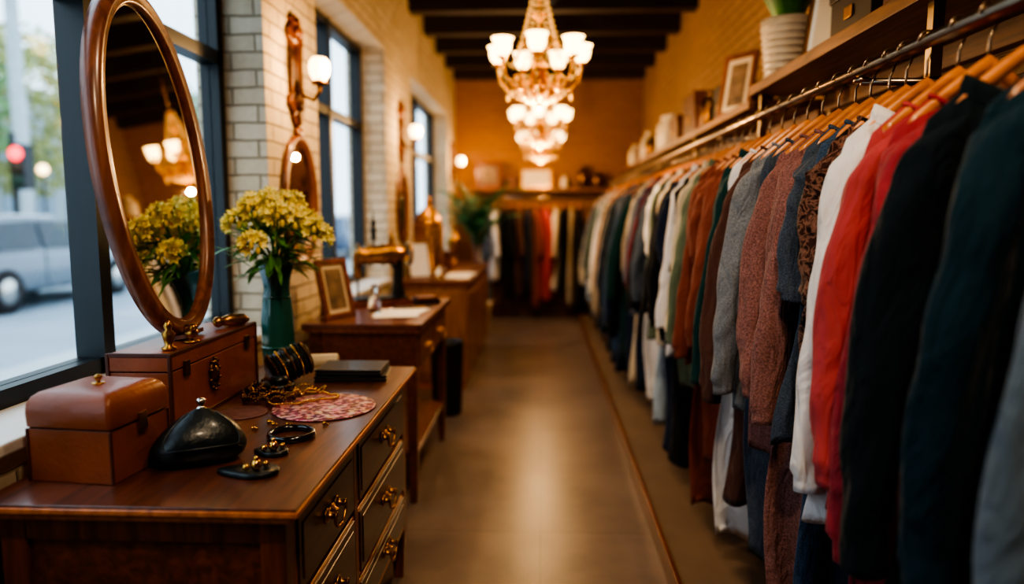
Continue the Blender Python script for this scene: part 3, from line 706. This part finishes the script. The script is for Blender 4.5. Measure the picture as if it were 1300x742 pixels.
# ---------------------------------------------------------------- garments
def garment(name,mat,L,SL,pos,rot=0,hw=.17,flare=1.2,seed=0,hi=True,kind='top',swx=1.0):
    g=random.Random(seed); b=MB(); b.M=T(pos[0],pos[1],pos[2],rot)
    AP=-.082
    def hzf(x): return AP-.145*(abs(x)/.17)**1.08
    n=9 if not hi else 17
    rs=[]
    he=hw*.88
    for i in range(n):
        x=-he+2*he*i/(n-1); u=abs(x)/hw
        z=hzf(x)-.012; t=.011; h=.015+.003*u
        rs.append([(x,-t,z-h),(x,t,z-h),(x,t,z+h*.6),(x,t*.5,z+h),(x,-t*.5,z+h),(x,-t,z+h*.6)])
    b.rings(rs,1,True,True)
    hk=[(0,0,AP-.01),(0,0,-.045),(.008,0,-.028)]+[(.0215*math.cos(t),0,.0215*math.sin(t)) for t in [ -pi/3+ (pi*1.35)*k/9 for k in range(10)]]
    b.tube(hk,.0030,6,2)
    NA=44 if hi else 20; NR=36 if hi else 16
    k1=g.uniform(2.4,4.2); p1=g.uniform(0,6); k2=g.uniform(6,9); p2=g.uniform(0,6)
    th=.03 if kind!='coat' else .036
    nw=min(.102,hw*.6)
    rows=[(nw+(hw-nw)*q,hzf(nw+(hw-nw)*q)+.010,.018+.012*q) for q in (0,.25,.5,.75,.92)]
    zs=hzf(hw)-.012; rows.append((hw*1.02,zs,.031)); rows.append((hw*1.06,zs-.03,th))
    zs-=.03
    for i in range(1,NR+1):
        s=i/NR; w=hw*(1.06-.10*math.sin(pi*min(1,s*1.7))+(flare-1.0)*s)
        rows.append((w,zs-(L-.17)*s,th*(1+.25*s)))
    rs=[]
    for ri,(w,z,t) in enumerate(rows):
        s=max(0,(-.23-z)/L); A=.002+.026*min(1,s*1.4)
        ring=[]
        for j in range(NA):
            a=2*pi*j/NA; ca,sa=math.cos(a),math.sin(a)
            x=w*math.copysign(abs(ca)**.75,ca); y=t*sa
            y+=A*math.sin(k1*x/hw+p1+s*1.4)+A*.5*math.sin(k2*x/hw+p2-s*2)+.004*math.sin(9*s+4*a)*min(1,s*4)
            zz=z+(.012*math.sin(3*a+p1)*s)
            if ri<5: zz-=(.050,.036,.022,.010,.004)[ri]*(1-abs(ca)**1.5)
            ring.append((x+(.008*math.sin(7*s+p2+a)+.012*math.sin(11*s+p1))*min(1,s*3),y,zz))
        rs.append(ring)
    rs.append([(x*.93,y*.8,z+.02) for x,y,z in rs[-1]])
    b.rings(rs,0,False)
    if kind in('coat','blouse'):
        def col(u,zz): return [((nw+.001+.010*u)*math.cos(a),(.020+.008*u)*math.sin(a),hzf(nw)+.010-.046*(1-abs(math.cos(a))**1.5)+zz) for a in [2*pi*j/24 for j in range(24)]]
        b.rings([col(0,-.006),col(0,.018),col(.4,.021),(col(1,.004)),col(1.3,-.016)],0,False)
    else:
        b.tube([((nw+.001)*math.cos(a),.019*math.sin(a),hzf(nw)+.012-.048*(1-abs(math.cos(a))**1.5)) for a in [2*pi*j/20 for j in range(20)]],.006,6,0,closed=True)
    if kind in('coat','blouse') and hi:
        for i in range(6):
            z=-.31-i*(L-.28)/6; b.ell((.012,-th*1.05-.016,z),(.008,.004,.008),8,5,1)
    if SL>0:
        NS=44 if hi else 12; NB=22 if hi else 10
        for sd in(-1,1):
            rs=[]; q1=g.uniform(0,6); q2=g.uniform(0,6); sw=g.uniform(.08,.115)*(1 if SL>.6 else .5)*swx; bend=g.uniform(-.015,.02)
            z0=hzf(hw*.85)
            for i in range(NS+1):
                s=i/NS
                cx=sd*(hw-.030+sw*(1-(1-s)**1.5)+bend*math.sin(pi*s)); cy=-.010-.035*s+.012*math.sin(4*s+q1); cz=z0-.035-(SL-.03)*s
                rx=(.036+.024*math.sin(pi*min(1,.32+s*.55)))*(1-.16*s); ry=.036*(1-.12*s)+.004
                if SL<.6: rx*=1.12
                cuff=s>.94
                if cuff: rx*=.84 if kind!='coat' else 1.06; ry*=.86 if kind!='coat' else 1.06
                wr=0 if cuff else 1
                ring=[]
                for j in range(NB):
                    a=2*pi*j/NB
                    cr=math.sin(s*21+2.6*math.sin(a+q2)+q2+1.3*math.sin(s*7+q1)); cr=math.copysign(abs(cr)**.7,cr)
                    w_=1+wr*(.10*math.sin(2*a+q1+s*5)+.11*cr*(.35+.9*abs(s-.42))+.06*math.sin(4*a+q2+3*s))
                    ring.append((cx+rx*w_*math.cos(a),cy+ry*w_*math.sin(a),cz+ (1-min(1,s*7))*.035*(-sd*math.cos(a))+.006*math.sin(a+q1)*s))
                rs.append(ring)
            r0=rs[0]; c0=Vector((sum(p[0] for p in r0)/NB,sum(p[1] for p in r0)/NB,sum(p[2] for p in r0)/NB))
            pre=[]
            for f_,dz in((.25,.018),(.6,.014),(.88,.006)): pre.append([tuple(c0+(Vector(p)-c0)*f_+Vector((0,0,dz))) for p in r0])
            rs=pre+rs
            e=rs[-1]; c=Vector((sum(p[0] for p in e)/NB,sum(p[1] for p in e)/NB,sum(p[2] for p in e)/NB))
            rs.append([tuple(c+(Vector(p)-c)*.85) for p in e]); rs.append([tuple(c+(Vector(p)-c)*.8+Vector((0,0,.04))) for p in e])
            b.rings(rs,0)
    b.M=Matrix.Identity(4)
    return b.build(name,[mat,WHANG,STEEL])
F={}
def fab(k,col,kind='plain'): F[k]=fabric('fabric_'+k,col,kind)
fab('blackteal',S(12,28,36)); fab('teal',S(16,46,60)); fab('bluegrey',S(104,120,134)); fab('coral',S(180,76,80)); fab('coral2',S(158,58,68)); fab('white',S(228,226,226))
fab('leopard',S(138,98,82),'leopard'); fab('charcoal',S(70,80,94),'heather'); fab('grey',S(104,110,120),'knit'); fab('rose',S(142,98,92),'knit'); fab('heather',S(118,122,128),'heather')
fab('green',S(16,54,54)); fab('rust',S(128,66,50)); fab('brown',S(84,54,46)); fab('cream',S(210,196,170)); fab('black',S(17,18,22)); fab('navy',S(26,38,60)); fab('olive',S(100,112,90)); fab('burgundy',S(100,36,48)); fab('beige',S(168,150,126)); fab('denim',S(60,80,104),'heather'); fab('ltblue',S(170,188,200)); fab('redb',S(146,48,60)); fab('stripe',S(180,174,168),'stripe')
near=[(.60,'coat','black',1.1,.8),(.76,'coat','bluegrey',1.1,.8),(.93,'coat','bluegrey',1.05,.80),(1.13,'coat','teal',1.05,.78),(1.31,'coat','blackteal',1.12,.82),(1.43,'sweater','coral2',1.12,.88),(1.53,'sweater','coral',.95,.74),
(1.65,'blouse','white',1.0,.82),(1.74,'tee','leopard',.85,.38),(1.82,'dress','denim',1.45,0),(1.92,'tee','charcoal',.9,.40),(2.01,'dress','rose',1.42,.76),(2.12,'sweater','rose',1.0,.70),
(2.24,'dress','charcoal',1.4,0),(2.36,'sweater','heather',.95,.76),(2.48,'dress','brown',1.3,.82),(2.60,'dress','white',1.5,0),(2.74,'coat','green',1.0,.82),(2.86,'dress','rust',1.3,.7)]
GN={'coat':'hanging_coat','sweater':'hanging_sweater','blouse':'hanging_blouse','tee':'hanging_short_sleeve_top','dress':'hanging_dress'}
i=0
for y,k,c,L,SLn in near:
    garment(GN[k],F[c],L,SLn,(RX,y,RZ),math.radians(R.uniform(-5,5)),seed=i,kind=k,flare=1.2 if k!='dress' else 1.0); i+=1
seq=['rust','rust','olive','cream','black','white','navy','black','cream','ltblue','black','olive','white','charcoal','black','burgundy','navy','grey','cream','black','beige','navy','green','navy','black','denim','grey','teal','black','navy','black','teal','beige','black']
kinds=['dress','sweater','coat','blouse','dress','coat','dress','sweater','blouse','dress','coat','sweater']
y=2.99; j=0
while y<8.95:
    k=kinds[j%len(kinds)]; c=seq[j%len(seq)]
    far=y>5.4
    L=R.uniform(1.4,1.54) if k=='dress' else R.uniform(.85,1.1)
    SLn=0 if (k=='dress' and j%2) else R.uniform(.62,.8)
    if k=='dress' : SLn=SLn*.6
    if far: L=R.uniform(1.35,1.52); SLn=R.uniform(.8,1.15)
    garment(GN[k],F[c],L,SLn,(RX,y,RZ),math.radians(R.uniform(-7,7)),seed=100+j,kind=k,hi=y<4.6,flare=1.18 if k!='dress' else 1.12,hw=R.uniform(.195,.21) if far else R.uniform(.165,.18),swx=1.5 if far else 1.0)
    y+=R.uniform(.095,.125); j+=1
x=-.84; j=0; bs=['cream','grey','white','black','black','brown','navy','rust','coral','burgundy','cream','black','beige','black','navy','denim','black','black']
while x<.5:
    garment('hanging_dress' if j%2 else 'hanging_coat',F[bs[j%len(bs)]],R.uniform(1.0,1.4),.6 if j%3 else 0,(x,9.5,1.62),math.radians(90+R.uniform(-25,25)),seed=300+j,kind='dress' if j%2 else 'coat',hi=False,hw=.15,flare=1.0); x+=R.uniform(.085,.12); j+=1

# ---------------------------------------------------------------- potted palm
b=MB(); b.M=T(-.78,8.35,0)
b.lathe([(.13,0),(.15,.02),(.19,.32),(.2,.36),(.18,.36),(.17,.3)],n=28,mi=0)
b.lathe([(.17,.3),(.05,.33)],n=20,mi=2)
for k in range(5): b.tube([(0,0,.3),(.02*math.cos(k),.02*math.sin(k),.8),(.05*math.cos(k*2),.05*math.sin(k*2),1.2)],.015,8,2)
for k in range(24):
    a=k*2.4; ln=R.uniform(.55,.8); dr=R.uniform(.5,1.1); p=Vector((0,0,R.uniform(.9,1.35))); d=Vector((math.cos(a)*.36,math.sin(a)*.5,1)).normalized(); pts=[]
    for q in range(12):
        pts.append(tuple(p)); p=p+d*(ln/12); d=(d+Vector((0,0,-dr/7))).normalized()
    b.tube(pts,[.006]*12,5,1)
    for q in range(2,12):
        dv=(Vector(pts[q])-Vector(pts[q-1])).normalized(); sd=dv.cross(Vector((0,0,1))).normalized()
        for s_ in(-1,1): b.leaf(pts[q],tuple(dv*.8+sd*s_*.8),(0,0,1),.16,.045,.5,1,4)
b.build('potted_palm',[CREAM,LEAFD,WD])

# ---------------------------------------------------------------- outside
GZ=-.1
b=MB(); b.box(-5.2,XO-.002,-12,40,GZ-.1,GZ); b.build('sidewalk',[mk('sidewalk_concrete',S(180,184,188),.8,0,.08,1.5)])
b=MB(); b.box(-14.998,-5.202,-12,60,GZ-.22,GZ-.06); b.build('street_road',[mk('asphalt',S(146,156,166),.7,0,.08,1)])
b=MB(); b.box(-24,-15,-12,60,GZ-.1,GZ+.02); b.build('sidewalk',[mk('sidewalk_far',S(180,184,188),.8,0,.08,1.5)])
CG=mk('car_glass',S(50,62,70),.08,0,.1,3); TY=mk('tyre',S(26,26,28),.8); HL=mk('headlight',S(240,240,235),.1); TLM=mk('tail_light',S(190,30,24),.2)
def car(x,y,rz,paint,name='parked_car'):
    b=MB(); b.M=T(x,y,GZ-.058,rz)
    def sec(yy,z0,z1,w,e=.35,n=28):
        r=[]
        for j in range(n):
            a=2*pi*j/n; r.append((w*math.copysign(abs(math.cos(a))**e,math.cos(a)),yy,(z0+z1)/2+(z1-z0)/2*math.copysign(abs(math.sin(a))**e,math.sin(a))))
        return r
    b.rings([sec(-2.3,.45,.8,.7),sec(-2.25,.3,.98,.86),sec(-1.9,.26,1.02,.92),sec(-.6,.26,1.0,.93),sec(.9,.26,.99,.93),sec(1.5,.27,.93,.92),sec(2.1,.3,.82,.86),sec(2.28,.42,.68,.7)],0)
    def cab(yy,z1,w): return [(-w,yy,.9),(w,yy,.9),(w*.98,yy,.95),(w*.8,yy,z1-.04),(w*.7,yy,z1),(-w*.7,yy,z1),(-w*.8,yy,z1-.04),(-w*.98,yy,.95)]
    b.rings([cab(-2.15,1.0,.82),cab(-1.75,1.46,.87),cab(-1.0,1.56,.88),cab(.1,1.54,.88),cab(.55,1.38,.87),cab(1.25,.98,.8)],0,True,False)
    for s in(-1,1):
        b.add([(s*.89,-1.6,1.0),(s*.89,-.55,1.0),(s*.76,-.55,1.45),(s*.755,-1.45,1.40)],[(0,1,2,3)],1,False)
        b.add([(s*.89,-.45,1.0),(s*.89,.85,1.0),(s*.76,.3,1.42),(s*.76,-.45,1.45)],[(0,1,2,3)],1,False)
    b.add([(-.76,1.2,1.03),(.76,1.2,1.03),(.62,.52,1.42),(-.62,.52,1.42)],[(0,1,2,3)],1,False)
    for v in(-1.4,1.45):
        for s in(-1,1):
            M0=b.M; b.M=M0@T(s*.86,v,.35,0,0,pi/2)
            b.lathe([(.33,-.1),(.35,-.08),(.35,.08),(.33,.1),(.2,.1)],n=28,mi=2); b.lathe([(.2,-.11),(.2,.11),(.05,.12)],n=20,mi=3); b.M=M0
    for s in(-1,1): b.ell((s*.65,2.18,.68),(.14,.08,.07),12,8,4); b.ell((s*.68,-2.22,.8),(.12,.06,.1),12,8,5)
    for s in (-1,1): b.box(s*.93-.005,s*.93+.005,-.5,-.49,.4,.98,2); b.ell((s*.98,.75,1.02),(.1,.06,.07),10,6,0)
    b.build(name,[paint,CG,TY,SILV,HL,TLM])
car(-9.2,12.0,0,mk('car_paint_silver',S(112,122,132),.25,0,.02,2,coat=.5)); car(-9.3,18.5,0,mk('car_paint_dark',S(70,80,90),.25,0,.02,2,coat=.5)); car(-9.2,5.2,0,mk('car_paint_white',S(200,204,208),.25,0,.02,2,coat=.5)); car(-7.5,26,0,mk('car_paint_blue',S(60,84,110),.25,0,.02,2,coat=.5))
b=MB(); b.M=T(-11.9,16.0,GZ-.06); b.tube([(0,0,0),(0,0,.3),(0,0,7)],[.2,.17,.14],14,0); b.tube([(0,0,6.8),(1,-.5,7.2),(2.4,-1,7.2)],.06,8,0); b.build('street_lamp',[mk('pole_grey',S(170,178,180),.5)])
b=MB(); b.M=T(-10.72,14.15,GZ-.06); b.tube([(0,0,0),(0,0,3.2)],.06,10,0); b.box(.06,.34,-.18,.14,2.05,2.95,0)
for k,m_ in enumerate((3,2,1)):
    zz=2.2+.28*k; b.M=T(-10.72+.2,14.15-.18,GZ-.06+zz,0,pi/2); b.lathe([(.14,0),(.14,.02),(.04,.05)],n=16,mi=m_)
b.build('traffic_light',[BLK,mk('red_signal',S(255,40,40),.4,0,0,3,emis=(1,.03,.05),es=5),mk('amber_signal',S(60,40,10)),mk('green_signal',S(10,50,30))])
def tree(x,y,h,r,c):
    b=MB(); b.M=T(x,y,GZ+.02); g=random.Random(int(x*10+y))
    b.tube([(0,0,0),(.05,0,h*.3),(-.1,.1,h*.55),(0,0,h*.8)],[.2,.15,.1,.03],10,0)
    for k in range(6): a=k*1.1; b.tube([(0,0,h*.4+.15*k),(math.cos(a)*r*.5,math.sin(a)*r*.5,h*.6+.2*k)],[.07,.02],6,0)
    vs=[];fs=[]
    for k in range(2600):
        u=g.gauss(0,1),g.gauss(0,1),g.gauss(0,1); q=math.sqrt(sum(t*t for t in u)); rr=g.uniform(.45,1)**.6
        p=Vector((u[0]/q*r*rr,u[1]/q*r*rr,h*.66+u[2]/q*r*.95*rr)); n1=Vector((g.gauss(0,1),g.gauss(0,1),g.gauss(0,1))).normalized(); n2=n1.orthogonal().normalized(); o=len(vs); s=.16
        vs+=[tuple(p-n1*s),tuple(p+n2*s*.6),tuple(p+n1*s),tuple(p-n2*s*.6)]; fs.append((o,o+1,o+2,o+3))
    b.add(vs,fs,1,False); b.build('street_tree',[mk('bark',S(90,80,66),.9),c])
TL=mk('street_leaves',S(112,146,96),.7,0,.35,1.2); TL2=mk('street_leaves_yellow',S(172,174,110),.7,0,.3,1.2)
tree(-17.5,18.5,7.0,3.0,TL); tree(-18,24,7.5,3.1,TL2); tree(-17.5,13.5,6.6,3.0,TL2); tree(-18,33,7.5,3.0,TL); tree(-17.5,8,6.0,2.4,TL)
def bld(x,y0,y1,h,c):
    b=MB(); b.box(x-4,x,y0,y1,GZ,h,0)
    z=.6
    while z<h-2:
        y=y0+.6
        while y<y1-1.4: b.box(x,x+.06,y,y+1.2,z,z+1.7,1); b.box(x,x+.12,y-.1,y+1.3,z-.12,z,2); y+=2.2
        z+=3
    b.box(x-4.1,x+.25,y0,y1,h,h+.3,2); b.build('street_building',[c,mk('bld_glass',S(120,140,154),.15),mk('stone_trim',S(190,192,190),.7)])
bld(-24.3,-10,9,9,mk('facade_a',S(160,156,152),.8)); bld(-24.5,9,24,5.5,mk('facade_b',S(164,170,174),.8)); bld(-24.3,24,60,7,mk('facade_c',S(160,168,174),.8))
b=MB()
for k in range(9): 
    b.tube([(-15.3,9+k*3.1,GZ+.02),(-15.3,9+k*3.1,2.6)],.04,6,0); b.ell((-15.3,9+k*3.1,2.75),.15,12,8,1)
b.build('promenade_lamps',[BLK,BULB])

# ---------------------------------------------------------------- world
w=bpy.data.worlds.new('World'); bpy.context.scene.world=w; w.use_nodes=True
bg=w.node_tree.nodes['Background']; bg.inputs[0].default_value=(.72,.88,1,1); bg.inputs[1].default_value=2.9

# ---------------------------------------------------------------- camera
cam=bpy.data.cameras.new('Camera'); co=bpy.data.objects.new('Camera',cam); bpy.context.collection.objects.link(co)
co.location=(0,0,1.4); co.rotation_euler=(math.radians(90-6.3),0,math.radians(2.4))
cam.sensor_width=36; cam.lens=24.92; cam.clip_start=.05; cam.clip_end=200
cam.dof.use_dof=True; cam.dof.focus_distance=1.9; cam.dof.aperture_fstop=.95
sc=bpy.context.scene; sc.camera=co
sc.view_settings.view_transform='AgX'; sc.view_settings.look='AgX - High Contrast'; sc.view_settings.exposure=0.0
